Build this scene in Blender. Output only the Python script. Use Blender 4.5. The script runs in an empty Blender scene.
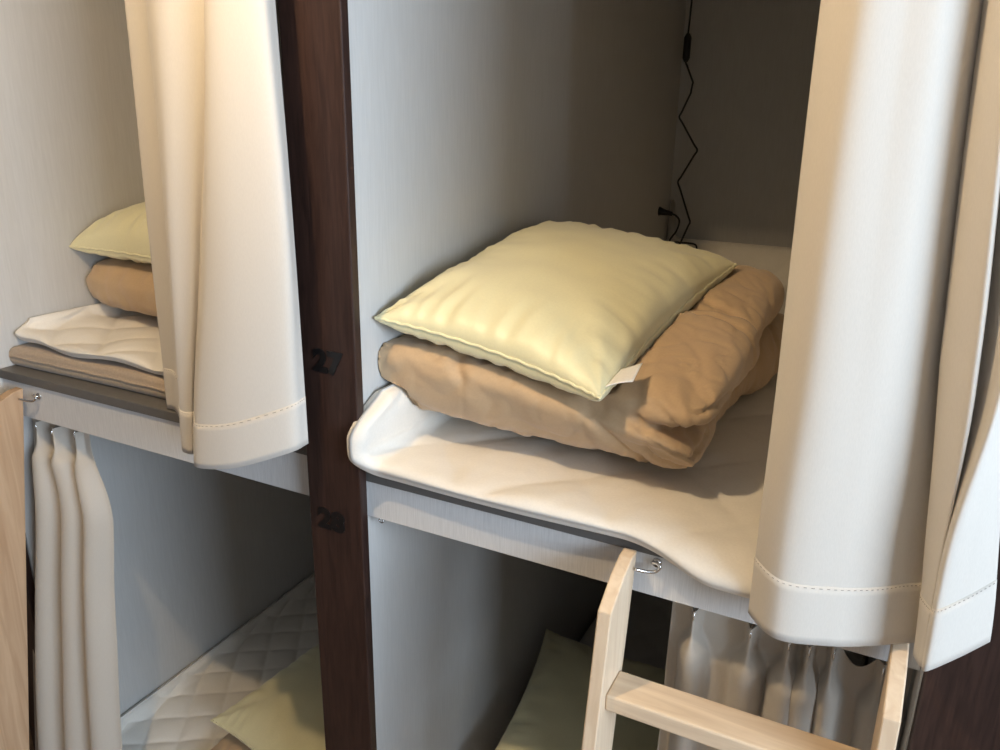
import bpy, bmesh, math, random
from mathutils import Vector, Matrix, noise

random.seed(7)
SC = bpy.context.scene
COL = SC.collection
H = 1.75            # height of the camera above the floor; z values below are relative to the eye


def lerp(a, b, t):
    return a + (b - a) * t


def sm(a, b, x):
    t = max(0.0, min(1.0, (x - a) / (b - a)))
    return t * t * (3 - 2 * t)


def N(x, y, z=0.0):
    return noise.noise(Vector((x, y, z)))


# ------------------------------------------------------------------ materials
def new_mat(name):
    m = bpy.data.materials.new(name)
    m.use_nodes = True
    nt = m.node_tree
    b = nt.nodes['Principled BSDF']
    return m, nt, b


def coords(nt, scale=(1, 1, 1), rot=(0, 0, 0)):
    tc = nt.nodes.new('ShaderNodeTexCoord')
    mp = nt.nodes.new('ShaderNodeMapping')
    mp.inputs['Scale'].default_value = scale
    mp.inputs['Rotation'].default_value = rot
    nt.links.new(tc.outputs['Object'], mp.inputs['Vector'])
    return mp.outputs['Vector']


def noise_ramp(nt, vec, scale, c0, c1, detail=4, p0=.3, p1=.7):
    n = nt.nodes.new('ShaderNodeTexNoise')
    n.inputs['Scale'].default_value = scale
    n.inputs['Detail'].default_value = detail
    r = nt.nodes.new('ShaderNodeValToRGB')
    r.color_ramp.elements[0].color = (*c0, 1)
    r.color_ramp.elements[1].color = (*c1, 1)
    r.color_ramp.elements[0].position = p0
    r.color_ramp.elements[1].position = p1
    nt.links.new(vec, n.inputs['Vector'])
    nt.links.new(n.outputs['Fac'], r.inputs['Fac'])
    return r.outputs['Color'], n.outputs['Fac']


def bump(nt, b, fac, strength, dist=.002):
    bp = nt.nodes.new('ShaderNodeBump')
    bp.inputs['Strength'].default_value = strength
    bp.inputs['Distance'].default_value = dist
    nt.links.new(fac, bp.inputs['Height'])
    nt.links.new(bp.outputs['Normal'], b.inputs['Normal'])


def fabric(name, c, var=.06, scale=(1, 1, 1), nscale=300, rough=.85, bs=.25, sheen=.15, trans=0.0):
    m, nt, b = new_mat(name)
    v = coords(nt, scale)
    col, fac = noise_ramp(nt, v, nscale, tuple(x * (1 - var) for x in c), tuple(min(1, x * (1 + var)) for x in c))
    nt.links.new(col, b.inputs['Base Color'])
    b.inputs['Roughness'].default_value = rough
    b.inputs['Sheen Weight'].default_value = sheen
    bump(nt, b, fac, bs, .001)
    if trans > 0:
        tr = nt.nodes.new('ShaderNodeBsdfTranslucent')
        nt.links.new(col, tr.inputs['Color'])
        mx = nt.nodes.new('ShaderNodeMixShader')
        mx.inputs[0].default_value = trans
        out = nt.nodes['Material Output']
        nt.links.new(b.outputs[0], mx.inputs[1])
        nt.links.new(tr.outputs[0], mx.inputs[2])
        nt.links.new(mx.outputs[0], out.inputs['Surface'])
    return m


def wood(name, c0, c1, axis='z', nscale=7, rough=.5, spec=.4):
    m, nt, b = new_mat(name)
    s = {'z': (9, 9, .7), 'x': (.7, 9, 9), 'y': (9, .7, 9)}[axis]
    v = coords(nt, s)
    n1 = nt.nodes.new('ShaderNodeTexNoise')
    n1.inputs['Scale'].default_value = nscale
    n1.inputs['Detail'].default_value = 6
    n1.inputs['Distortion'].default_value = 1.2
    nt.links.new(v, n1.inputs['Vector'])
    r = nt.nodes.new('ShaderNodeValToRGB')
    r.color_ramp.elements[0].color = (*c0, 1)
    r.color_ramp.elements[1].color = (*c1, 1)
    r.color_ramp.elements[0].position = .32
    r.color_ramp.elements[1].position = .68
    nt.links.new(n1.outputs['Fac'], r.inputs['Fac'])
    nt.links.new(r.outputs['Color'], b.inputs['Base Color'])
    b.inputs['Roughness'].default_value = rough
    b.inputs['Specular IOR Level'].default_value = spec
    bump(nt, b, n1.outputs['Fac'], .15, .001)
    return m


def plain(name, c, rough=.5, metal=0.0, nscale=60, var=.05):
    m, nt, b = new_mat(name)
    col, fac = noise_ramp(nt, coords(nt), nscale, tuple(x * (1 - var) for x in c), tuple(min(1, x * (1 + var)) for x in c))
    nt.links.new(col, b.inputs['Base Color'])
    b.inputs['Roughness'].default_value = rough
    b.inputs['Metallic'].default_value = metal
    return m


M = {}
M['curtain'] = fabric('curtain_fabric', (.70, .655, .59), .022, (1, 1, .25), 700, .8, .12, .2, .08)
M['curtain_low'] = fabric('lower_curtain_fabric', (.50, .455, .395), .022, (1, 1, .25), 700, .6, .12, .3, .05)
M['stitch'] = fabric('stitch_thread', (.30, .265, .22), .05)
M['pillow'] = fabric('pillow_fabric', (.78, .73, .46), .025, (1, 1, 1), 260, .42, .06, .3)
M['comforter'] = fabric('comforter_fabric', (.50, .355, .215), .03, (1, 1, 1), 240, .75, .1, .25)
M['quilt'] = fabric('quilt_fabric', (.80, .76, .69), .025, (1, 1, 1), 260, .85, .12, .2)
M['foam'] = fabric('foam_cover_fabric', (.40, .315, .235), .08, (1, 1, 1), 200, .9, .2, .2)
M['tag'] = fabric('tag_fabric', (.85, .84, .82), .03)
M['ladder'] = wood('ladder_wood', (.66, .50, .345), (.78, .63, .46), 'z', 6, .5)
M['rung'] = wood('rung_wood', (.66, .50, .345), (.80, .64, .46), 'x', 6, .5)
M['ladder_old'] = wood('ladder_wood_orange', (.44, .285, .17), (.56, .39, .25), 'z', 5, .5)
M['post'] = wood('dark_post_wood', (.022, .011, .009), (.044, .022, .017), 'z', 14, .45, .4)
M['deck'] = plain('dark_grey_edge', (.13, .125, .12), .45)
M['chrome'] = plain('chrome', (.75, .75, .75), .18, 1.0)
M['rail'] = plain('curtain_rail_metal', (.5, .49, .47), .35, .8)
M['cord'] = plain('black_rubber', (.012, .012, .012), .5)
M['sticker'] = plain('black_sticker', (.006, .006, .007), .35)
M['floor'] = wood('floor_boards', (.16, .10, .06), (.28, .18, .11), 'x', 4, .45)
M['ceiling'] = plain('ceiling_paint', (.45, .43, .40), .9)
M['room'] = plain('room_paint', (.30, .27, .24), .9)


def wallpaper():
    m, nt, b = new_mat('textured_wallpaper')
    v = coords(nt, (1, 1, .06))
    col, fac = noise_ramp(nt, v, 260, (.545, .535, .515), (.585, .575, .555), 5)
    nt.links.new(col, b.inputs['Base Color'])
    b.inputs['Roughness'].default_value = .85
    bump(nt, b, fac, .2, .001)
    return m


M['wall'] = wallpaper()


def laminate():
    m, nt, b = new_mat('pale_woven_laminate')
    v = coords(nt, (1, 1, .05))
    col, fac = noise_ramp(nt, v, 520, (.60, .60, .60), (.70, .70, .70), 4, .3, .7)
    nt.links.new(col, b.inputs['Base Color'])
    b.inputs['Roughness'].default_value = .6
    bump(nt, b, fac, .3, .0012)
    return m


M['fascia'] = laminate()


# ------------------------------------------------------------------ builders
def tag(o, label=None, cat=None, group=None, kind=None):
    if label: o['label'] = label
    if cat: o['category'] = cat
    if group: o['group'] = group
    if kind: o['kind'] = kind
    return o


def thing(name, label, cat, loc, group=None):
    o = bpy.data.objects.new(name, None)
    o.empty_display_size = .05
    COL.objects.link(o)
    o.location = (loc[0], loc[1], loc[2] + H)
    return tag(o, label, cat, group)


def root_loc(p):
    v = Vector((0, 0, 0))
    while p is not None:
        v += p.location
        p = p.parent
    return v


def obj(name, verts, faces, mat, parent=None, smooth=True, origin=None):
    """verts in eye-relative coordinates; the mesh is stored about its parent's or its own base"""
    if parent is not None:
        base = root_loc(parent)
    else:
        o0 = origin or (0, 0, -H)
        base = Vector((o0[0], o0[1], o0[2] + H))
    me = bpy.data.meshes.new(name)
    me.from_pydata([(v[0] - base.x, v[1] - base.y, v[2] + H - base.z) for v in verts], [], faces)
    me.update()
    bm = bmesh.new()
    bm.from_mesh(me)
    bmesh.ops.recalc_face_normals(bm, faces=bm.faces[:])
    bm.to_mesh(me)
    bm.free()
    if smooth:
        for p in me.polygons: p.use_smooth = True
    me.materials.append(mat)
    o = bpy.data.objects.new(name, me)
    COL.objects.link(o)
    if parent is None:
        o.location = base
    else:
        o.parent = parent
    return o


def bevel(o, w, seg=2):
    md = o.modifiers.new('bevel', 'BEVEL')
    md.width = w
    md.segments = seg
    md.limit_method = 'ANGLE'
    md.angle_limit = math.radians(40)
    for p in o.data.polygons: p.use_smooth = False
    return o


def box_vf(x0, x1, y0, y1, z0, z1):
    v = [(x0, y0, z0), (x1, y0, z0), (x1, y1, z0), (x0, y1, z0), (x0, y0, z1), (x1, y0, z1), (x1, y1, z1), (x0, y1, z1)]
    f = [(0, 3, 2, 1), (4, 5, 6, 7), (0, 1, 5, 4), (1, 2, 6, 5), (2, 3, 7, 6), (3, 0, 4, 7)]
    return v, f


def box(name, b, mat, parent=None, bev=0.0, origin=None):
    v, f = box_vf(*b)
    o = obj(name, v, f, mat, parent, smooth=False, origin=origin)
    if bev: bevel(o, bev)
    return o


def boxes_vf(bs):
    V, F = [], []
    for b in bs:
        v, f = box_vf(*b)
        k = len(V)
        V += v
        F += [tuple(i + k for i in q) for q in f]
    return V, F


def catmull(pts, n):
    """n samples per span through the points"""
    P = [Vector(p) for p in pts]
    P = [P[0] * 2 - P[1]] + P + [P[-1] * 2 - P[-2]]
    out = []
    for i in range(1, len(P) - 2):
        p0, p1, p2, p3 = P[i - 1], P[i], P[i + 1], P[i + 2]
        for k in range(n):
            t = k / n
            out.append(.5 * ((2 * p1) + (p2 - p0) * t + (2 * p0 - 5 * p1 + 4 * p2 - p3) * t * t + (3 * p1 - p0 - 3 * p2 + p3) * t ** 3))
    out.append(P[-2].copy())
    return out


def tube_vf(pts, rad, seg=8):
    V, F = [], []
    n = len(pts)
    up = None
    for i, p in enumerate(pts):
        a = Vector(pts[max(0, i - 1)])
        b = Vector(pts[min(n - 1, i + 1)])
        d = (b - a).normalized()
        if up is None:
            up = d.orthogonal().normalized()
        up = (up - d * up.dot(d)).normalized()
        s = d.cross(up)
        r = rad(i / (n - 1)) if callable(rad) else rad
        for k in range(seg):
            an = 2 * math.pi * k / seg
            V.append(tuple(Vector(p) + up * (math.cos(an) * r) + s * (math.sin(an) * r)))
    for i in range(n - 1):
        for k in range(seg):
            k2 = (k + 1) % seg
            F.append((i * seg + k, i * seg + k2, (i + 1) * seg + k2, (i + 1) * seg + k))
    F.append(tuple(range(seg))[::-1])
    F.append(tuple((n - 1) * seg + k for k in range(seg)))
    return V, F


def join_vf(*parts):
    V, F = [], []
    for v, f in parts:
        k = len(V)
        V += list(v)
        F += [tuple(i + k for i in q) for q in f]
    return V, F


# ------------------------------------------------------------------ setting
PX = (-.853, -.742)          # the dark post between the two bays
RX = (.105, .216)            # the dark post at the right
LX = (-1.846, -1.735)        # the dark post just past the left edge


def struct(name, V, F, mat, bev=0):
    o = obj(name, V, F, mat, None, smooth=False)
    o['kind'] = 'structure'
    if bev: bevel(o, bev)
    return o


YB = 2.82
ZC = .80
X0, X1, Y0 = -3.2, 2.2, -1.7
ZB = .44                     # ceiling of the upper bunks, behind a header
struct('floor', *box_vf(X0, X1, Y0, YB + .1, -H - .1, -H), M['floor'])
struct('ceiling', *box_vf(X0, X1, Y0, 1.0, ZC, ZC + .1), M['ceiling'])
struct('ceiling_bunks', *box_vf(X0, X1, 1.0, YB, ZB, ZC + .1), M['wall'])
struct('wall_back', *box_vf(X0, X1, YB, YB + .1, -H, ZC), M['wall'])
struct('wall_left', *box_vf(X0 - .1, X0, Y0, YB, -H, ZC), M['room'])
struct('wall_front', *box_vf(X0, X1, Y0 - .1, Y0, -H, ZC), M['room'])
# right-hand wall of the room with the window that lets the daylight in (out of the picture)
WY0, WY1, WZ0, WZ1 = -1.35, .55, -.45, .72
struct('wall_right', *boxes_vf([(X1, X1 + .1, Y0, WY0, -H, ZC), (X1, X1 + .1, WY1, YB, -H, ZC), (X1, X1 + .1, WY0, WY1, -H, WZ0), (X1, X1 + .1, WY0, WY1, WZ1, ZC)]), M['room'])
struct('window_1', *boxes_vf([(X1 + .02, X1 + .07, WY0, WY0 + .05, WZ0, WZ1), (X1 + .02, X1 + .07, WY1 - .05, WY1, WZ0, WZ1),
                              (X1 + .02, X1 + .07, WY0 + .05, WY1 - .05, WZ0, WZ0 + .05), (X1 + .02, X1 + .07, WY0 + .05, WY1 - .05, WZ1 - .05, WZ1)]), M['room'])
# partitions between the bays
struct('wall_partition_middle', *box_vf(PX[0] + .002, -.757, .994, YB, -H, ZB), M['wall'])
struct('wall_partition_right', *box_vf(RX[0] - .002, RX[1] - .002, .994, YB, -H, ZB), M['wall'])
struct('wall_partition_left', *box_vf(LX[0] + .002, LX[1] + .002, .994, YB, -H, ZB), M['wall'])
# posts: a jamb with a slightly proud face board, narrow reveal at each side


def post(name, x, w0, w1):
    V, F = box_vf(x[0], x[1], .974, .993, -H, ZC)
    return struct(name, V, F, M['post'], .0025)


post('trim_1', PX, .0, .019)
post('trim_2', RX, .0, .019)
post('trim_3', LX, .0, .019)
# low bases that carry the bottom bunks
struct('trim_4', *box_vf(LX[1], PX[0], 1.02, YB, -H, -1.675), M['wall'])
struct('trim_5', *box_vf(PX[1], RX[0], 1.02, YB, -H, -1.65), M['wall'])


# ------------------------------------------------------------------ numbers on the post
def number(txt, x, z, size, label, rot):
    cu = bpy.data.curves.new('number_sign', 'FONT')
    cu.body = txt
    cu.size = size
    cu.align_x = 'CENTER'
    cu.align_y = 'CENTER'
    cu.offset = .0025
    cu.extrude = .0006
    tmp = bpy.data.objects.new('tmp', cu)
    COL.objects.link(tmp)
    dg = bpy.context.evaluated_depsgraph_get()
    me = bpy.data.meshes.new_from_object(tmp.evaluated_get(dg))
    bpy.data.objects.remove(tmp)
    me.name = 'number_sign'
    me.materials.clear()
    me.materials.append(M['sticker'])
    o = bpy.data.objects.new('number_sign', me)
    COL.objects.link(o)
    o.location = (x, .9730, z + H)
    o.rotation_euler = (math.pi / 2, rot, 0)
    o.scale = (1.12, 1, 1)
    tag(o, label, 'number')


number('27', -.797, -.394, .050, 'black number 27 stuck on the dark post, beside the upper bunks', .03)
number('28', -.806, -.681, .050, 'black number 28 stuck on the dark post, below the number 27', .03)


# ------------------------------------------------------------------ upper platforms
def platform(x0, x1, zt, zf, label):
    t = thing('bunk_platform', label, 'platform', ((x0 + x1) / 2, 1.0, zf))
    box('deck_board', (x0, x1, 1.0, YB - .002, zt - .020, zt), M['deck'], t, .0015)
    v, f = box_vf(x0, x1, 1.006, 1.03, zf, zt - .0205)
    obj('fascia_panel', v, f, M['fascia'], t, smooth=False)
    v, f = box_vf(x0, x1, 1.0305, YB - .002, zt - .045, zt - .0205)
    obj('underside_panel', v, f, M['wall'], t, smooth=False)
    return t


ZDR, ZDL = -.583, -.5635      # deck tops, right bay and left bay
platform(-.756, RX[0] - .003, ZDR, -.671, 'upper bunk platform under the large yellow pillow, pale fascia and dark grey edge')
platform(LX[1] + .003, PX[0] - .003, ZDL, -.665, 'upper bunk platform in the bay left of the dark numbered post, pale fascia')


# ------------------------------------------------------------------ curtains
def curtain(name, label, group, levels, z_top, z_bot, mat, origin, npt=14, nz=64, hem=.082, wr=.0025, seed=0, thick=.0022, stitch_off=-1):
    """levels: [(t, [(x, y), ...])] cross-sections from the top (t=0) to the hem (t=1); z_bot: hem height at each control point"""
    t0 = thing(name, label, 'curtain', origin, group)
    np_ = len(levels[0][1])
    secs = [(t, catmull([(x, y, 0) for x, y in pts], npt)) for t, pts in levels]
    zb = [v.x for v in catmull([(z, 0, 0) for z in z_bot], npt)]
    n = len(zb)
    ts = [i / nz for i in range(nz + 1)]

    def at(j, t):
        k = 0
        while k < len(secs) - 2 and t > secs[k + 1][0]: k += 1
        a, b = secs[k], secs[k + 1]
        u = (t - a[0]) / (b[0] - a[0])
        # smooth monotone interpolation through neighbouring levels
        p0 = secs[max(0, k - 1)][1][j]; p3 = secs[min(len(secs) - 1, k + 2)][1][j]
        p1 = a[1][j]; p2 = b[1][j]
        m1 = (p2 - p0) * .5; m2 = (p3 - p1) * .5
        u2, u3 = u * u, u * u * u
        p = p1 * (2 * u3 - 3 * u2 + 1) + m1 * (u3 - 2 * u2 + u) + p2 * (-2 * u3 + 3 * u2) + m2 * (u3 - u2)
        z = lerp(z_top, zb[j], t)
        dx = wr * N(p.x * 9 + seed, z * 2.2, seed)
        dy = wr * N(p.x * 11 + seed + 5, z * 2.6, seed + 3)
        return Vector((p.x + dx, p.y + dy, z))
    V = [at(j, t) for t in ts for j in range(n)]
    F = [(i * n + j, i * n + j + 1, (i + 1) * n + j + 1, (i + 1) * n + j) for i in range(nz) for j in range(n - 1)]
    o = obj('curtain_cloth', V, F, mat, t0)
    md = o.modifiers.new('thickness', 'SOLIDIFY')
    md.thickness = thick
    md.offset = 0
    # hem: the turned-up double layer, and its row of stitches
    HV, HF = [], []
    rows = 7
    Lz = [z_top - z for z in zb]
    for i in range(rows + 1):
        for j in range(n):
            t = 1 - hem / Lz[j] * (1 - i / rows)
            p = at(j, t)
            q = at(min(n - 1, j + 1), t); r = at(max(0, j - 1), t)
            d = (q - r); nrm = Vector((d.y, -d.x, 0)).normalized()
            HV.append(p + nrm * .0013)
    HF = [(i * n + j, i * n + j + 1, (i + 1) * n + j + 1, (i + 1) * n + j) for i in range(rows) for j in range(n - 1)]
    ho = obj('hem', HV, HF, mat, t0)
    md = ho.modifiers.new('thickness', 'SOLIDIFY')
    md.thickness = .0007
    md.offset = 0
    SV, SF = [], []
    for j in range(1, n - 2):
        if j % 2: continue
        t = 1 - (hem - .003) / Lz[j]
        p = at(j, t); q = at(j + 1, t)
        d = q - p
        if d.length < 1e-5: continue
        nrm = Vector((d.y, -d.x, 0)).normalized()
        a = p + nrm * .0017 + d * .1; b = p + nrm * .0017 + d * .95
        v, f = tube_vf([a, b], .0005, 5)
        k = len(SV)
        SV += v; SF += [tuple(x + k for x in g) for g in f]
    obj('hem_stitching', SV, SF, M['stitch'], t0)
    return t0


# right-hand upper curtain, drawn to the right end of bay 27
top = [(-.085, 1.02), (-.120, .975), (-.080, .912), (-.038, .916), (-.012, .926), (.008, .950), (.022, .985), (.016, .962), (.040, .915), (.045, .950), (.064, .910), (.080, .918), (.096, .930)]
upp = [(-.085, 1.01), (-.118, .970), (-.078, .911), (-.032, .917), (-.002, .926), (.020, .950), (.040, .985), (.032, .962), (.056, .915), (.062, .950), (.082, .910), (.096, .918), (.108, .930)]
mid = [(-.085, 1.0), (-.110, .965), (-.074, .912), (-.017, .921), (.024, .940), (.047, .972), (.066, .985), (.0555, .962), (.084, .915), (.0905, .948), (.107, .908), (.113, .917), (.119, .929)]
low = [(-.098, .940), (-.1045, .934), (-.070, .910), (-.013, .922), (.030, .942), (.058, .970), (.084, .984), (.074, .956), (.089, .918), (.0905, .930), (.095, .908), (.117, .922), (.138, .940)]
bot = [(-.099, .938), (-.102, .932), (-.066, .909), (-.010, .923), (.035, .944), (.070, .966), (.097, .980), (.088, .953), (.093, .930), (.096, .919), (.100, .910), (.128, .928), (.157, .950)]
zb = [-.605, -.609, -.617, -.617, -.615, -.614, -.614, -.614, -.612, -.608, -.604, -.588, -.570]
curtain('curtain', 'long cream curtain with a hem, hanging right of the large yellow pillow', 'upper bunk curtains',
        [(0, top), (.31, upp), (.65, mid), (.84, low), (1, bot)], .42, zb, M['curtain'], (.03, .95, -.61), seed=2)

# left-hand upper curtain
ltop = [(-1.205, 1.010), (-1.148, 1.003), (-1.10, .965), (-1.045, .932), (-1.000, .925), (-.950, .94), (-.930, .95), (-.900, .908), (-.880, .890), (-.850, .890), (-.822, .905), (-.830, .935)]
lupp = [(-1.207, 1.010), (-1.148, 1.003), (-1.105, .965), (-1.058, .932), (-1.020, .925), (-.975, .94), (-.957, .95), (-.925, .908), (-.900, .890), (-.860, .890), (-.820, .905), (-.823, .935)]
lmid = [(-1.215, 1.010), (-1.160, 1.003), (-1.122, .970), (-1.082, .933), (-1.060, .925), (-1.032, .936), (-1.024, .946), (-.978, .906), (-.950, .888), (-.890, .885), (-.812, .905), (-.815, .935)]
lbot = [(-1.221, 1.010), (-1.188, 1.003), (-1.140, .970), (-1.105, .935), (-1.092, .930), (-1.082, .934), (-1.085, .942), (-1.040, .903), (-1.010, .885), (-.930, .885), (-.835, .910), (-.818, .940)]
lzb = [-.5618, -.5618, -.582, -.594, -.598, -.600, -.600, -.592, -.590, -.572, -.535, -.525]
curtain('curtain', 'long cream curtain with a hem, hanging left of the dark post numbered 27', 'upper bunk curtains',
        [(0, ltop), (.28, lupp), (.66, lmid), (1, lbot)], .42, lzb, M['curtain'], (-1.0, .95, -.60), seed=11, wr=.0018)


# lower curtains with pinch pleats, hung on hooks behind the fascia
def pleat_curtain(label, group, x0, x1, ybase, ztop, zbot, pleats, sag, shift, origin, seed, n=260, nz=90, tilt=0.0):
    t0 = thing('pleated_curtain', label, 'curtain', origin, group)
    V = []
    for i in range(nz + 1):
        a = i / nz
        for j in range(n + 1):
            x = lerp(x0, x1, j / n)
            zt = ztop - sag(x)
            z = lerp(zt, zbot, a ** 1.4)
            dep = ztop - z
            y = ybase + .010 * math.sin(x * 70 + seed) * sm(.03, .15, dep)
            xx = x
            for xc, A, w in pleats:
                k = sm(.045, .085, dep)
                ww = lerp(w * .40, w * 1.45, k)
                if dep < .05:
                    ww *= lerp(1.35, 1.0, dep / .05)
                amp = A * lerp(.85, 1.25, k)
                g = math.exp(-((x - xc) / ww) ** 2)
                y -= amp * g
                # the fin leans over and curls
                xx += .35 * amp * g * math.sin((x - xc) / ww) * k
            y += .004 * N(x * 16 + seed, z * 3, seed)
            y -= tilt * max(0, dep - .02)
            xx += shift(x, z) + .003 * N(x * 12, z * 5, seed + 4)
            V.append((xx, y, z))
    m = n + 1
    F = [(i * m + j, i * m + j + 1, (i + 1) * m + j + 1, (i + 1) * m + j) for i in range(nz) for j in range(n)]
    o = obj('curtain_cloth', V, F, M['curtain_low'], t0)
    md = o.modifiers.new('thickness', 'SOLIDIFY')
    md.thickness = .0018
    md.offset = 0
    for xc, A, w in pleats:
        pts = catmull([(xc, ybase - A * .6, ztop - .030), (xc, ybase - A * .8 - .004, ztop - .012), (xc, ybase - .004, ztop + .010), (xc, ybase + .001, ztop + .018), (xc, ybase + .006, ztop + .010)], 5)
        v, f = tube_vf(pts, .0013, 6)
        obj('curtain_hook', v, f, M['chrome'], t0)
    return t0


def sag_r(x):
    s = .006 * abs(math.sin(x * 40))
    if .006 < x < .062: s += .032 * math.sin((x - .006) / .056 * math.pi)
    return s


pleat_curtain('grey beige pinch pleated curtain under the right platform, behind the ladder rung', 'lower bunk curtains', -.231, .100, 1.066, -.694, -1.60,
              [(-.191, .034, .011), (-.109, .038, .012), (-.056, .040, .011), (-.029, .042, .011), (.002, .030, .009), (.064, .036, .010), (.084, .030, .008)],
              sag_r, lambda x, z: 0.0, (-.06, 1.06, -1.60), 3)


def sh_l(x, z):
    d = -.70 - z
    r = (x + 1.728) / .176
    return r * .055 * sm(0, .20, d) + r * .02 * sm(.3, .9, d) - (1 - r) * .035 * sm(.1, .7, d)


pleat_curtain('pale grey pinch pleated curtain bunched beside the left wooden ladder', 'lower bunk curtains', -1.728, -1.535, 1.056, -.688, -1.68,
              [(-1.680, .030, .012), (-1.618, .036, .012), (-1.562, .020, .010)], lambda x: .005 * abs(math.sin(x * 45)), sh_l, (-1.6, 1.06, -1.68), 8, tilt=.145)


def curtain_rail(x0, x1, y, z, ztop, label):
    t = thing('curtain_rail', label, 'rail', (x0, y, z))
    box('rail_channel', (x0, x1, y - .007, y + .007, z - .005, z + .005), M['rail'], t, .001)
    for x in (x0 + .03, (x0 + x1) / 2, x1 - .03):
        box('rail_bracket', (x - .008, x + .008, y - .005, y + .005, z + .005, ztop), M['rail'], t)


curtain_rail(PX[1] + .004, RX[0] - .004, 1.070, -.6715, ZDR - .0452, 'metal curtain rail under the right platform, above the pleated curtain')
curtain_rail(LX[1] + .004, PX[0] - .004, 1.060, -.6655, ZDL - .0452, 'metal curtain rail under the left platform, above the bunched curtain')


# ------------------------------------------------------------------ soft things
def edge_list(L, n, edge=(0, .0012, .004, .009, .016, .024)):
    e = [x for x in edge]
    mid = [lerp(edge[-1], L - edge[-1], i / n) for i in range(1, n)]
    return e + mid + [L - x for x in reversed(edge)]


def pad(name, mapf, W, D, thick, spacing, ang, depth, mat, parent=None, origin=None, nx=150, ny=190, wave=None, rnd=.016, seed=0, crump=.002, origin2=(0, 0), puff=0.0):
    """mapf(s, t) -> (point, normal) of the pad's underside; a stitched, softly padded sheet laid on it"""
    S = edge_list(W, nx); T = edge_list(D, ny)
    ca, sa = math.cos(ang), math.sin(ang)
    top, bot = [], []
    for t in T:
        for s in S:
            d = min(s, W - s, t, D - t)
            k = min(1, d / rnd)
            e = math.sqrt(max(0, 1 - (1 - k) ** 2))
            a = ((s - origin2[0]) * ca + (t - origin2[1]) * sa) / spacing
            b = (-(s - origin2[0]) * sa + (t - origin2[1]) * ca) / spacing
            q = (abs(math.sin(math.pi * a)) * abs(math.sin(math.pi * b))) ** .45
            p, n = mapf(s, t)
            p = Vector(p); n = Vector(n)
            h = thick * (.5 + .5 * e) - depth * (1 - q) * e
            h *= 1 + puff * sm(.16, .0, s) * e
            h += crump * (N(s * 14 + seed, t * 14, seed) + .6 * N(s * 34, t * 34 + seed, seed)) * e
            top.append(p + n * h)
            bot.append(p + n * (thick * .5 * (1 - e)))
    nS, nT = len(S), len(T)
    V = top + bot
    K = nS * nT
    F = []
    for i in range(nT - 1):
        for j in range(nS - 1):
            a = i * nS + j
            F.append((a, a + 1, a + nS + 1, a + nS))
            F.append((K + a, K + a + nS, K + a + nS + 1, K + a + 1))
    for j in range(nS - 1):
        F.append((j, K + j, K + j + 1, j + 1))
        a = (nT - 1) * nS + j
        F.append((a, a + 1, K + a + 1, K + a))
    for i in range(nT - 1):
        a = i * nS
        F.append((a, a + nS, K + a + nS, K + a))
        a = i * nS + nS - 1
        F.append((a, K + a, K + a + nS, a + nS))
    return obj(name, V, F, mat, parent, origin=origin)


def bent(u, L, lo_flat, lo_end, R, hi=None):
    """arc-length walk along a flat line that turns up at its low end; returns (coordinate, rise, slope angle)"""
    # u measured from the low (turned-up) end
    straight = lo_end
    arc = R * math.pi / 2
    if u < straight:
        return lo_flat, R + (straight - u), math.pi / 2
    if u < straight + arc:
        a = (straight + arc - u) / R      # pi/2 .. 0
        return lo_flat + R - R * math.sin(a), R - R * math.cos(a), a
    return lo_flat + R + (u - straight - arc), 0.0, 0.0


# right upper quilted pad: left and far ends turned up against the walls, front edge drooping over the deck edge
def map_right(s, t):
    x, rise, a = bent(s, 0, -.755, .080, .052)
    nx, nz = math.sin(a), math.cos(a)
    # far end turned up against the back wall
    yy, ry, b = bent(1.963 - t, 0, 0, .10, .06)
    y = YB - .003 - yy
    # wavy front edge, drooping over the deck edge towards the right
    rt = sm(-.30, -.15, x) * (1 - sm(-.095, -.05, x))
    fy = .0035 * math.sin(x * 17 + .6) + .003 * N(x * 7, 3.1) - .022 * rt + .034 * sm(-.06, .02, x)
    hf = rise / .132
    fy += .055 * sm(.62, 1.08, hf) ** 1.6
    y += fy * (1 - sm(.0, .22, t))
    bulge = (1 - sm(.12, .62, abs(hf - .40))) * (1 - sm(.0, .055, t))      # the corner swells out past the wall edge
    y -= .036 * bulge
    x -= .004 * bulge * (1 - sm(.956, .971, y))
    over = max(0, .994 - y)
    z = ZDR + .0008 + rise + ry
    if a < .5: z -= over * .50 * rt
    ang = .35 * rt if over > 0 else 0
    n = Vector((nx, -math.sin(ang) - math.sin(b), nz * math.cos(ang) * math.cos(b))).normalized()
    return (x, y, z), n


W_r = .080 + .052 * math.pi / 2 + (.095 - (-.755 + .052))
pr = pad('quilted_pad', map_right, W_r, 1.963, .030, .185, math.radians(42), .007, M['quilt'], origin=(-.3, 1.0, ZDR), nx=170, ny=230, seed=4, crump=.0022, origin2=(.2, .12), puff=.5)
tag(pr, 'cream quilted pad right of the dark post, its edge curling up at the wall', 'mattress pad')

# left upper: thin tan foam mattress, quilted pad on it with a wavy corner


def map_foam(s, t):
    x = -1.731 + s
    return (x, 1.032 + t + .003 * math.sin(x * 8), ZDL + .0008), (0, 0, 1)


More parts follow.
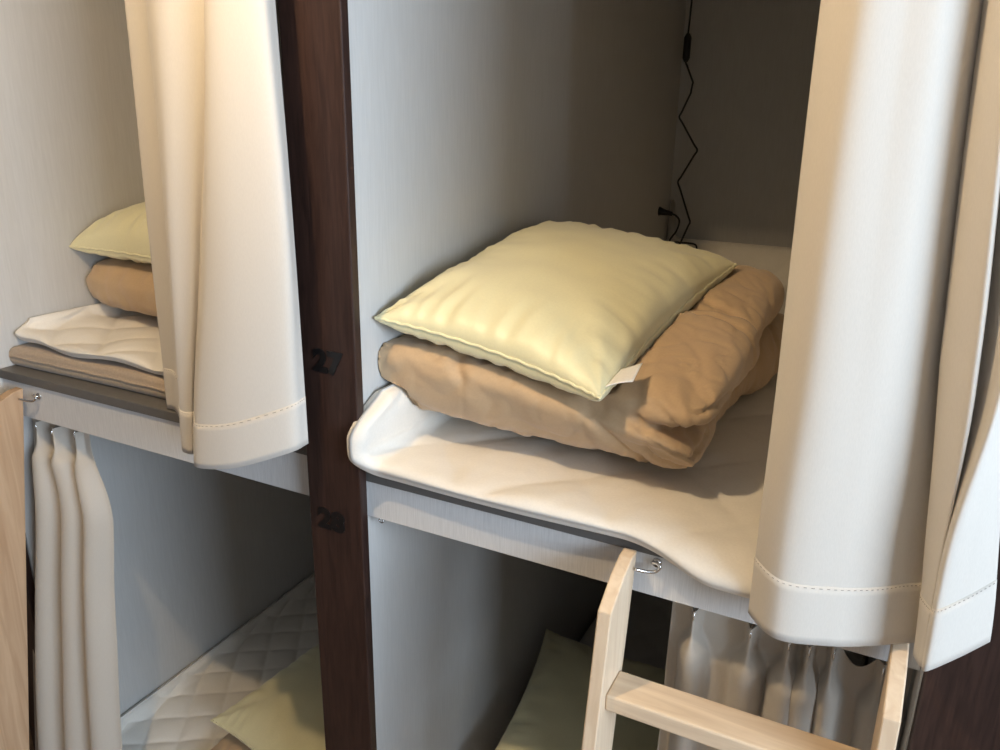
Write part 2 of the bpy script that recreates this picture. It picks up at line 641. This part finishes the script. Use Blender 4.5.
fm = thing('foam_mattress', 'thin tan foam mattress on the left upper platform, below the white quilted pad', 'mattress', (-1.3, 1.03, ZDL))
pad('mattress_body', map_foam, .873, 1.78, .042, .5, 0, .0, M['foam'], fm, nx=60, ny=80, rnd=.010, seed=9, crump=.0015)
v = []
sv, sf = [], []
pts = [(-1.724 + .860 * i / 60, 1.0315 + .003 * math.sin((-1.724 + .860 * i / 60) * 8), -.540 + .0008 * math.sin(i * .9)) for i in range(61)]
sv, sf = tube_vf(pts, .0022, 6)
obj('piping', sv, sf, M['foam'], fm)


def map_quilt_l(s, t):
    x, rise, a = bent(s, 0, -1.7315, .012, .05)
    y = 1.040 + t
    f = 1 - sm(0, .35, t)
    y += f * (.006 * math.sin(x * 22) + .045 * sm(.2, 1, rise / .06) ** 1.5)
    z = ZDL + .0455 + rise * .8
    z += f * .007 * (1 + math.sin(x * 26 + 1.0)) * .6
    return (x, y, z), Vector((math.sin(a), 0, math.cos(a)))


pl = pad('quilted_pad', map_quilt_l, 
         .012 + .05 * math.pi / 2 + (-.862 + 1.7315 - .05), 1.76, .024, .115, math.radians(45), .013, M['quilt'], origin=(-1.3, 1.05, ZDL + .0455), nx=170, ny=230, seed=14, crump=.0015)
tag(pl, 'white diamond quilted pad on the thin tan mattress of the left upper bunk', 'mattress pad')


def map_quilt_ll(s, t):
    x, rise, a = bent(s, 0, -1.7315, .02, .045)
    return (x, 1.03 + t, -1.6735 + rise + .003 * N(x * 5, t * 5, 2)), Vector((math.sin(a), 0, math.cos(a)))


pll = pad('quilted_pad', map_quilt_ll, .02 + .045 * math.pi / 2 + (-.862 + 1.7315 - .045), 1.77, .032, .092, math.radians(34), .010, M['quilt'], origin=(-1.3, 1.05, -1.6735), nx=190, ny=330, seed=24, crump=.001)
tag(pll, 'pale square quilted pad on the floor level bunk left of the dark post', 'mattress pad')


def map_quilt_lr(s, t):
    return (-.735 + s, 1.03 + t, -1.649), (0, 0, 1)


plr = pad('quilted_pad', map_quilt_lr, .83, 1.76, .030, .12, math.radians(45), .007, M['quilt'], origin=(-.3, 1.05, -1.649), nx=80, ny=120, seed=31)
tag(plr, 'pale quilted pad in the dark floor level bunk under the right platform', 'mattress pad')


# pillows
def pillow(label, C, up, dn, nrm, parent_loc, seed, conc=.045, wrinkle=.0065, tagspec=None, p=.44, n=84, group='yellow pillows'):
    """C: corner tips front-left, front-right, back-right, back-left"""
    t0 = thing('pillow', label, 'pillow', parent_loc, group)
    C = [Vector(c) for c in C]
    nrm = Vector(nrm).normalized()
    # sampling denser at the rim
    U = [math.sin(math.pi / 2 * (2 * i / n - 1)) for i in range(n + 1)]
    mm = n + 1
    top, bot = [], []
    L1 = ((C[1] - C[0]).length + (C[2] - C[3]).length) / 2
    L2 = ((C[3] - C[0]).length + (C[2] - C[1]).length) / 2

    def base(u, v):
        uu = u * (1 - conc * 2 * (1 - v * v) ** 1.0 * abs(u) ** 3)
        vv = v * (1 - conc * 2 * (1 - u * u) ** 1.0 * abs(v) ** 3)
        a = (uu + 1) / 2; b = (vv + 1) / 2
        return (C[0] * (1 - a) + C[1] * a) * (1 - b) + (C[3] * (1 - a) + C[2] * a) * b
    for v in U:
        for u in U:
            w = max(0, (1 - u * u) * (1 - v * v))
            h = w ** p
            b = base(u, v)
            rim = math.exp(-((1 - max(abs(u), abs(v))) / .30) ** 2)
            x, y = u * L1 / 2, v * L2 / 2
            # gathers that run away from the seams, and slow dents across the middle
            if abs(v) > abs(u):
                wr = abs(N(x * 34 + seed, y * 5, seed)) * 1.5 - .3
            else:
                wr = abs(N(x * 5, y * 34 + seed, seed)) * 1.5 - .3
            # tension folds that point at the corners
            cd = math.hypot(1 - abs(u), 1 - abs(v))
            cn = math.exp(-(cd / .55) ** 2)
            ang = math.atan2(1 - abs(v) + 1e-4, 1 - abs(u) + 1e-4)
            fold = math.sin(ang * 9 + seed + 2.0 * N(x * 4, y * 4, seed)) * cn
            dent = N(x * 7, y * 7, seed + 2) * .6 + .4 * N(x * 15, y * 15, seed + 7)
            hw = min(1, h * 1.6)
            ht = up * h + hw * (wrinkle * (-1.6 * wr * rim + .55 * fold) + .008 * dent)
            top.append(b + nrm * ht)
            hb = dn * w ** (p * .62) + hw * wrinkle * (-1.6 * wr * rim)
            bot.append(b - nrm * hb)
    V = list(top)
    idx = {}
    for i in range(mm):
        for j in range(mm):
            k = i * mm + j
            if i in (0, n) or j in (0, n):
                idx[k] = k
            else:
                idx[k] = len(V); V.append(bot[k])
    F = []
    for i in range(n):
        for j in range(n):
            a = i * mm + j
            F.append((a, a + 1, a + mm + 1, a + mm))
            F.append((idx[a], idx[a + mm], idx[a + mm + 1], idx[a + 1]))
    obj('pillow_case', V, F, M['pillow'], t0)
    rim = [top[j] for j in range(mm)] + [top[i * mm + n] for i in range(1, mm)] + [top[n * mm + j] for j in range(n - 1, -1, -1)] + [top[i * mm] for i in range(n - 1, -1, -1)]
    rim = [r + Vector((0, 0, .0010 * math.sin(i * 1.3))) for i, r in enumerate(rim)]
    v, f = tube_vf(rim, .0028, 6)
    obj('piping', v, f, M['pillow'], t0)
    if tagspec:
        A = [Vector(q) for q in tagspec]     # four corners, first two on the seam
        V, F = [], []
        nn = 8
        for i in range(nn + 1):
            for j in range(nn + 1):
                a, b = i / nn, j / nn
                q = (A[0] * (1 - a) + A[1] * a) * (1 - b) + (A[3] * (1 - a) + A[2] * a) * b
                V.append(q + Vector((0, 0, .002 * math.sin(b * 3.0) * (1 - a))))
        F = [(i * 9 + j, i * 9 + j + 1, (i + 1) * 9 + j + 1, (i + 1) * 9 + j) for i in range(nn) for j in range(nn)]
        o = obj('care_tag', V, F, M['tag'], t0)
        o['label'] = 'white care tag sewn into the seam'
        md = o.modifiers.new('thickness', 'SOLIDIFY')
        md.thickness = .0008
    return t0


# comforters: overlapping padded folds, fused and softened into one cloth
def superell(C8, ev, eh, nu=48, nv=24, wob=0.0, seed=0, sag=None):
    """rounded block filling the eight corners C8 (bottom FL FR BR BL, then the top ones)"""
    C = [Vector(c) for c in C8]
    V, F = [], []

    def sp(w, m):
        return math.copysign(abs(w) ** m, w)
    rows = []
    for i in range(nv + 1):
        th = -math.pi / 2 + math.pi * i / nv
        row = []
        for j in range(nu):
            ph = 2 * math.pi * j / nu
            cx = sp(math.cos(th), ev) * sp(math.cos(ph), eh)
            cy = sp(math.cos(th), ev) * sp(math.sin(ph), eh)
            cz = sp(math.sin(th), ev)
            a, b, c = (cx + 1) / 2, (cy + 1) / 2, (cz + 1) / 2
            lo = (C[0] * (1 - a) + C[1] * a) * (1 - b) + (C[3] * (1 - a) + C[2] * a) * b
            hi = (C[4] * (1 - a) + C[5] * a) * (1 - b) + (C[7] * (1 - a) + C[6] * a) * b
            p = lo * (1 - c) + hi * c
            if wob:
                p = p + Vector((N(p.x * 9, p.y * 9, p.z * 9 + seed), N(p.x * 9 + 5, p.y * 9, p.z * 9 + seed), N(p.x * 9, p.y * 9 + 7, p.z * 9 + seed) * .8)) * wob
            row.append(p)
            V.append(p)
        rows.append(row)
    for i in range(nv):
        for j in range(nu):
            j2 = (j + 1) % nu
            F.append((i * nu + j, i * nu + j2, (i + 1) * nu + j2, (i + 1) * nu + j))
    return V, F


def comforter(label, parts, loc, seed, voxel=.007, smooth_it=3, tucks=None, group='tan comforters'):
    V, F = join_vf(*parts)
    base = Vector((loc[0], loc[1], loc[2] + H))
    o = obj('comforter', V, F, M['comforter'], None, origin=loc)
    bm = bmesh.new(); bm.from_mesh(o.data)
    bmesh.ops.remove_doubles(bm, verts=bm.verts[:], dist=1e-5)
    bmesh.ops.recalc_face_normals(bm, faces=bm.faces[:])
    bm.to_mesh(o.data); bm.free()
    md = o.modifiers.new('remesh', 'REMESH')
    md.mode = 'VOXEL'
    md.voxel_size = voxel
    md = o.modifiers.new('smooth', 'SMOOTH')
    md.factor = .5
    md.iterations = smooth_it
    dg = bpy.context.evaluated_depsgraph_get()
    dg.update()
    me = bpy.data.meshes.new_from_object(o.evaluated_get(dg))
    o.modifiers.clear()
    old = o.data
    o.data = me
    me.name = 'comforter'
    bpy.data.meshes.remove(old)
    # creases and puckers
    nn = [v.normal.copy() for v in me.vertices]
    for v, nr in zip(me.vertices, nn):
        p = v.co + base
        x, y, z = p.x, p.y, p.z
        d = .0038 * N(x * 8 + seed, y * 8, z * 8)
        r1 = 1 - 1 * abs(N(x * 11 + .35 * y * 11 + seed, y * 5, z * 9 + 3)) * 2
        d += -.0035 * max(0, r1 - .55) / .45
        r2 = 1 - abs(N(x * 24 + seed, y * 24 + x * 9, z * 13)) * 2
        d += -.0020 * max(0, r2 - .5) / .5
        d += .0015 * N(x * 30, y * 30, z * 30 + seed)
        if tucks: d += tucks(x, y, z - H, nr)
        v.co += nr * d
    for p_ in me.polygons: p_.use_smooth = True
    me.update()
    tag(o, label, 'comforter', group)
    return o


Zm = -.5525      # top of the right pad
parts = [
    # bottom layer
    superell([(-.742, 1.10, Zm), (-.252, 1.15, Zm), (-.196, 1.90, Zm), (-.735, 1.90, Zm), (-.742, 1.07, -.415), (-.240, 1.12, -.435), (-.190, 1.86, -.40), (-.735, 1.86, -.39)], .75, .2, 64, 24, .008, 1),
    # front roll
    superell([(-.798, 1.075, -.500), (-.226, 1.135, -.545), (-.235, 1.30, Zm), (-.798, 1.28, Zm), (-.798, 1.032, -.350), (-.220, 1.028, -.442), (-.235, 1.28, -.436), (-.798, 1.27, -.350)], .66, .15, 80, 28, .005, 3),
    # right edge, back bulge of the bottom layer
    superell([(-.45, 1.50, Zm), (-.205, 1.50, Zm), (-.160, 1.92, Zm), (-.45, 1.92, Zm), (-.45, 1.52, -.41), (-.215, 1.52, -.425), (-.175, 1.88, -.40), (-.45, 1.88, -.40)], .8, .35, 48, 20, .010, 5),
    # upper layer, front puff
    superell([(-.73, 1.13, -.45), (-.203, 1.052, -.445), (-.188, 1.44, -.45), (-.72, 1.44, -.45), (-.73, 1.15, -.378), (-.208, 1.060, -.388), (-.195, 1.42, -.305), (-.72, 1.42, -.335)], .62, .17, 80, 28, .004, 7),
    # upper layer, back puff
    superell([(-.72, 1.38, -.45), (-.193, 1.37, -.45), (-.196, 1.74, -.44), (-.70, 1.74, -.44), (-.72, 1.40, -.330), (-.205, 1.39, -.312), (-.204, 1.71, -.252), (-.70, 1.71, -.300)], .85, .22, 80, 28, .008, 9),
]


def tucks_r(x, y, z, n):
    d = 0
    if n.y < -.2 and y < 1.2:      # small gathers along the front seam
        d += -.0040 * max(0, math.sin(x * 75 + 2 * N(x * 9, z * 9))) ** 4 * (1 - sm(.0, .05, abs(z + .530)))
        # slanting folds across the front roll
        d += -.0045 * max(0, math.sin(x * 34 + z * 26 + 3.0 * N(x * 6, z * 6, 4))) ** 6 * sm(-.55, -.46, z)
    # long soft crease from the pillow corner down the front roll
    dd = abs((x + .405) - (z + .40) * (-.8))
    if n.y < .3 and y < 1.2: d += -.007 * math.exp(-(dd / .010) ** 2)
    # gathers at the tucked end
    if x > -.34 and y < 1.2 and z < -.40:
        d += -.007 * max(0, math.sin((x * .6 + z) * 150 + 3 * N(x * 14, z * 14))) ** 3 * sm(-.34, -.27, x)
    # short folds that start at the waist between the two puffs
    if z > -.42 and 1.25 < y < 1.55:
        w = math.exp(-((y - 1.405 + .10 * (x + .3)) / .07) ** 2)
        d += -.006 * max(0, math.sin((y + .35 * x) * 95 + 2 * N(x * 8, y * 8))) ** 3 * w
    return d


comforter('tan folded comforter beneath the large yellow pillow with a care tag', parts, (-.48, 1.45, Zm), 3.3, .005, 2, tucks_r)

pillow('large pale yellow pillow with a white care tag, on the folded tan comforter', [(-.749, 1.042, -.328), (-.350, 1.017, -.387), (-.289, 1.602, -.284), (-.733, 1.700, -.254)],
       .074, .048, (-.02, -.10, 1), (-.53, 1.36, -.36), 5.2, conc=.036, wrinkle=.0075, p=.40,
       tagspec=[(-.352, 1.040, -.377), (-.349, 1.100, -.367), (-.321, 1.116, -.357), (-.314, 1.050, -.366)])

# left upper comforter and pillow
Zl = -.4935
comforter('tan folded comforter on the white diamond quilted pad of the left upper bunk',
          [superell([(-1.736, 1.235, Zl), (-1.20, 1.215, Zl), (-1.17, 1.82, Zl), (-1.73, 1.82, Zl), (-1.736, 1.205, -.352), (-1.20, 1.185, -.37), (-1.17, 1.80, -.35), (-1.73, 1.80, -.345)], .65, .14, 64, 24, .006, 2),
           superell([(-1.735, 1.245, -.44), (-1.21, 1.235, -.44), (-1.18, 1.78, -.44), (-1.73, 1.78, -.44), (-1.735, 1.232, -.340), (-1.21, 1.222, -.35), (-1.18, 1.77, -.33), (-1.72, 1.77, -.322)], .75, .17, 64, 24, .006, 4)],
          (-1.45, 1.5, Zl), 7.7, .007, 2)
pillow('pale yellow pillow half hidden behind the left curtain, on a tan comforter', [(-1.731, 1.215, -.324), (-1.29, 1.185, -.331), (-1.27, 1.76, -.306), (-1.727, 1.78, -.296)],
       .115, .030, (0, 0, 1), (-1.5, 1.5, -.33), 9.1, p=.34)

# lower left: blanket on the quilt, pillow on it
Zq = -1.640
comforter('tan folded comforter under the pillow on the lower left bunk',
          [superell([(-1.43, 1.06, Zq), (-.93, 1.06, Zq), (-.93, 1.58, Zq), (-1.39, 1.58, Zq), (-1.43, 1.06, -1.585), (-.93, 1.06, -1.58), (-.93, 1.58, -1.58), (-1.38, 1.58, -1.585)], .8, .22, 48, 20, .006, 6)],
          (-1.2, 1.35, Zq), 12.0, .007, 2)
pillow('pale yellow pillow leaning beside the dark post, on the lower left bunk', [(-1.418, 1.190, -1.530), (-.99, 1.07, -1.54), (-.91, 1.64, -1.535), (-1.36, 1.77, -1.525)],
       .06, .035, (0, 0, 1), (-1.2, 1.4, -1.55), 15.4)

# lower right: dim bunk
Zr = -1.618
comforter('tan folded comforter in the dark lower bunk under the right platform',
          [superell([(-.64, 1.22, Zr), (-.2, 1.22, Zr), (-.2, 1.78, Zr), (-.68, 1.78, Zr), (-.64, 1.22, -1.45), (-.2, 1.22, -1.45), (-.2, 1.76, -1.45), (-.68, 1.76, -1.45)], .8, .22, 48, 20, .008, 8)],
          (-.45, 1.5, Zr), 20.0, .007, 2)
pillow('dim yellow pillow in the dark lower bunk, seen left of the ladder rail', [(-.655, 1.20, -1.412), (-.235, 1.18, -1.42), (-.25, 1.80, -1.405), (-.732, 1.79, -1.400)],
       .055, .032, (0, 0, 1), (-.48, 1.5, -1.43), 22.3)


# the soft layers press into one another instead of passing through
def bvh_of(ob):
    from mathutils.bvhtree import BVHTree
    mw = ob.matrix_world
    return BVHTree.FromPolygons([mw @ v.co for v in ob.data.vertices], [tuple(p.vertices) for p in ob.data.polygons])


bpy.context.view_layer.update()
soft = sorted([o for o in COL.objects if o.get('category') == 'comforter'], key=lambda o: o.name)
cases = [c for o in COL.objects if o.get('category') == 'pillow' for c in o.children if not c.name.startswith('care_tag')]
pads = [o for o in COL.objects if o.get('category') == 'mattress pad']
UP, DN = Vector((0, 0, 1)), Vector((0, 0, -1))


def press(ob, over, under, eps=.0035):
    mw = ob.matrix_world
    LIM = -.755 if ob.location.x > -.8 else -1.7315      # the side wall
    for v in ob.data.vertices:
        p = mw @ v.co
        if -.62 < p.z - H < -.30:
            k = sm(-.455, -.435, p.z - H) if LIM > -1 else 1
            lim = lerp(LIM + .049, LIM, k)
            if p.x < lim: v.co.x += lim - p.x
    bo = [bvh_of(o) for o in over]
    bu = [bvh_of(o) for o in under]
    zs = [(mw @ v.co).z for v in ob.data.vertices]
    zlo, zhi = min(zs), max(zs)
    for v in ob.data.vertices:
        p = mw @ v.co
        z = p.z
        for b in bo:          # something lies on top: stay under its lower side
            h = b.ray_cast(Vector((p.x, p.y, zlo - .3)), UP)
            if h[0] is not None and z > h[0].z - eps - .007: z = h[0].z - eps - .007
        for b in bu:          # rests on something: stay above its upper side
            h = b.ray_cast(Vector((p.x, p.y, z + .12)), DN, .5)
            if h[0] is not None and z < h[0].z + eps: z = h[0].z + eps
        v.co.z += z - p.z
    ob.data.update()


def near(a, b):
    return (a.location - b.location).length < .75 or (a.location.xy - b.matrix_world.translation.xy).length < .6 and abs(a.location.z - b.matrix_world.translation.z) < .35


for c in soft:
    press(c, [p for p in cases if near(c, p)], [p for p in pads if near(c, p)])

# ------------------------------------------------------------------ ladders
LEAN = .16


def rail_vf(xa, xb, ztop, zbot, yback_top, dep, zref):
    def yb(z): return yback_top - LEAN * (zref - z)
    prof = [(yb(zbot), zbot), (yb(ztop), ztop), (yb(ztop) - .022, ztop - .002), (yb(ztop) - .055, ztop - .014), (yb(ztop - .045) - dep, ztop - .045), (yb(zbot) - dep, zbot)]
    k = len(prof)
    V = [(xa, y, z) for y, z in prof] + [(xb, y, z) for y, z in prof]
    F = [tuple(range(k)), tuple(range(2 * k - 1, k - 1, -1))] + [(i, i + k, (i + 1) % k + k, (i + 1) % k) for i in range(k)]
    return V, F


def ladder(label, xl, xr, w, mat, mrung, ztop, group):
    t = thing('bunk_ladder', label, 'ladder', ((xl + xr) / 2, .85, -H), group)
    ybt = .993
    for a, b in ((xl, xl + w), (xr - w, xr)):
        zt = ztop if (a == xl or xr < -1) else ztop - .026     # the far rail ends under the curtain hem
        v, f = rail_vf(a, b, zt, -H, ybt - LEAN * (ztop - zt), .095, zt)
        bevel(obj('ladder_rail', v, f, mat, t, smooth=False), .002)
    z = -.770
    while z > -1.65:
        yb = ybt - LEAN * (ztop - z)
        v, f = box_vf(xl + w, xr - w, yb - .076, yb - .016, z - .026, z)
        bevel(obj('rung', v, f, mrung, t, smooth=False), .003)
        z -= .27
    return t


def ladder_hook(x, z, y0, parent):
    """chrome screw eye in the fascia with the catch that holds the ladder rail"""
    pts = catmull([(x - .018, y0 - .030, z - .002), (x - .004, y0 - .022, z - .006), (x + .008, y0 - .016, z - .006), (x + .014, y0 - .014, z + .001), (x + .009, y0 - .013, z + .006), (x + .001, y0 - .010, z + .003), (x + .004, y0 - .004, z), (x + .006, y0 + .002, z)], 6)
    a = tube_vf(pts, .0026, 8)
    b = tube_vf([(x + .006, y0 - .003, z), (x + .006, y0 + .0, z)], .007, 12)
    v, f = join_vf(a, b)
    o = obj('ladder_hook', v, f, M['chrome'], None, origin=(x, y0, z))
    return o


ladder('pale wooden ladder hooked on the right platform, one rung in view', -.292, .083, .020, M['ladder'], M['rung'], -.596, 'wooden bunk ladders')
ladder('orange toned wooden ladder rail at the left edge, beside the bunched curtain', -2.02, -1.640, .024, M['ladder_old'], M['ladder_old'], -.590, 'wooden bunk ladders')
for hx, hz, lb in ((-.251, -.615, 'chrome hook on the fascia beside the pale ladder rail of the right bay'), (-1.616, -.606, 'chrome hook on the fascia beside the orange toned ladder')):
    tag(ladder_hook(hx, hz, 1.006, None), lb, 'hook', 'chrome ladder hooks')
# small chrome screw eye below the fascia, near the post
v, f = join_vf(tube_vf([(-.729 + .0045 * math.cos(a * math.pi / 8), 1.012, -.6775 + .0045 * math.sin(a * math.pi / 8)) for a in range(17)], .0014, 6), tube_vf([(-.729, 1.012, -.673), (-.729, 1.012, -.670)], .0018, 6))
tag(obj('curtain_rail_eye', v, f, M['chrome'], None, origin=(-.729, 1.012, -.6775)), 'tiny chrome screw eye under the right fascia, next to the dark post', 'hook')


# ------------------------------------------------------------------ cord in the back corner
cord = thing('power_cord', 'thin black power cord hanging in the back corner behind the large yellow pillow', 'cord', (-.70, 2.75, -.47))
yC = 2.76
path = [(-.722, yC, .439), (-.724, yC, .334), (-.727, yC, .235), (-.727, yC, .150), (-.698, yC, .089), (-.702, yC, .055), (-.733, yC, -.020), (-.664, yC, -.123), (-.719, yC, -.229), (-.666, yC, -.359), (-.690, yC - .01, -.430), (-.700, yC - .02, -.450), (-.67, yC - .05, -.478)]
SX = []
pp = catmull([q for a_, b_ in zip(path, path[1:]) for q in (a_, tuple(lerp(i, j, .2) for i, j in zip(a_, b_)), tuple(lerp(i, j, .8) for i, j in zip(a_, b_)))] + [path[-1]], 5)
v, f = tube_vf(pp, .0032, 8)
obj('cable', v, f, M['cord'], cord)
v, f = tube_vf([(-.7265, yC, .236), (-.7268, yC, .224), (-.727, yC, .195), (-.727, yC, .162), (-.727, yC, .150)], lambda t: .012 if .15 < t < .85 else .006, 10)
obj('inline_switch', v, f, M['cord'], cord)
# the free end: plug lying against the side wall, lead looping down behind the pillow
p2 = catmull([(-.718, 2.698, -.3285), (-.702, 2.70, -.333), (-.690, 2.71, -.352), (-.700, 2.72, -.388), (-.722, 2.73, -.424), (-.690, 2.74, -.428), (-.640, 2.75, -.432), (-.628, 2.75, -.455), (-.60, 2.75, -.458)], 8)
v, f = tube_vf(p2, .0032, 8)
obj('lead', v, f, M['cord'], cord)
v, f = tube_vf([(-.7560, 2.690, -.322), (-.751, 2.690, -.322), (-.737, 2.692, -.325), (-.714, 2.70, -.329)], lambda t: lerp(.016, .007, t), 10)
obj('plug', v, f, M['cord'], cord)

# ------------------------------------------------------------------ lights


def light(name, kind, loc, energy, color, **kw):
    d = bpy.data.lights.new(name, kind)
    d.energy = energy
    d.color = color
    for k, x in kw.items(): setattr(d, k, x)
    o = bpy.data.objects.new(name, d)
    COL.objects.link(o)
    o.location = (loc[0], loc[1], loc[2] + H)
    return o


light('ceiling_downlight', 'POINT', (-.79, .345, .75), 36, (1.0, .74, .44), shadow_soft_size=.02)
wl = light('window_daylight', 'AREA', (X1 + .12, (WY0 + WY1) / 2, (WZ0 + WZ1) / 2), 138, (.70, .84, 1.0), shape='RECTANGLE', size=WZ1 - WZ0, size_y=WY1 - WY0)
wl.rotation_euler = (0, math.pi / 2, 0)

w = bpy.data.worlds.new('world')
SC.world = w
w.use_nodes = True
w.node_tree.nodes['Background'].inputs[0].default_value = (.75, .85, 1, 1)
w.node_tree.nodes['Background'].inputs[1].default_value = .35

# ------------------------------------------------------------------ camera
cam = bpy.data.cameras.new('camera')
co = bpy.data.objects.new('camera', cam)
COL.objects.link(co)
cam.sensor_width = 36
cam.lens = 803 / 1000 * 36
cam.clip_start = .02
Rw = Matrix(((0.89177402, 0.15752881, -0.42417422), (0.45215148, -0.27446771, 0.8486616), (0.01726652, -0.94860537, -0.31599006)))
flip = Matrix(((1, 0, 0), (0, -1, 0), (0, 0, -1)))
mw = (Rw @ flip).to_4x4()
mw.translation = (0, 0, H)
co.matrix_world = mw
SC.camera = co

SC.view_settings.view_transform = 'Standard'
SC.view_settings.look = 'None'
SC.view_settings.exposure = 0.12
SC.view_settings.gamma = 1.0
SC.view_settings.use_curve_mapping = False
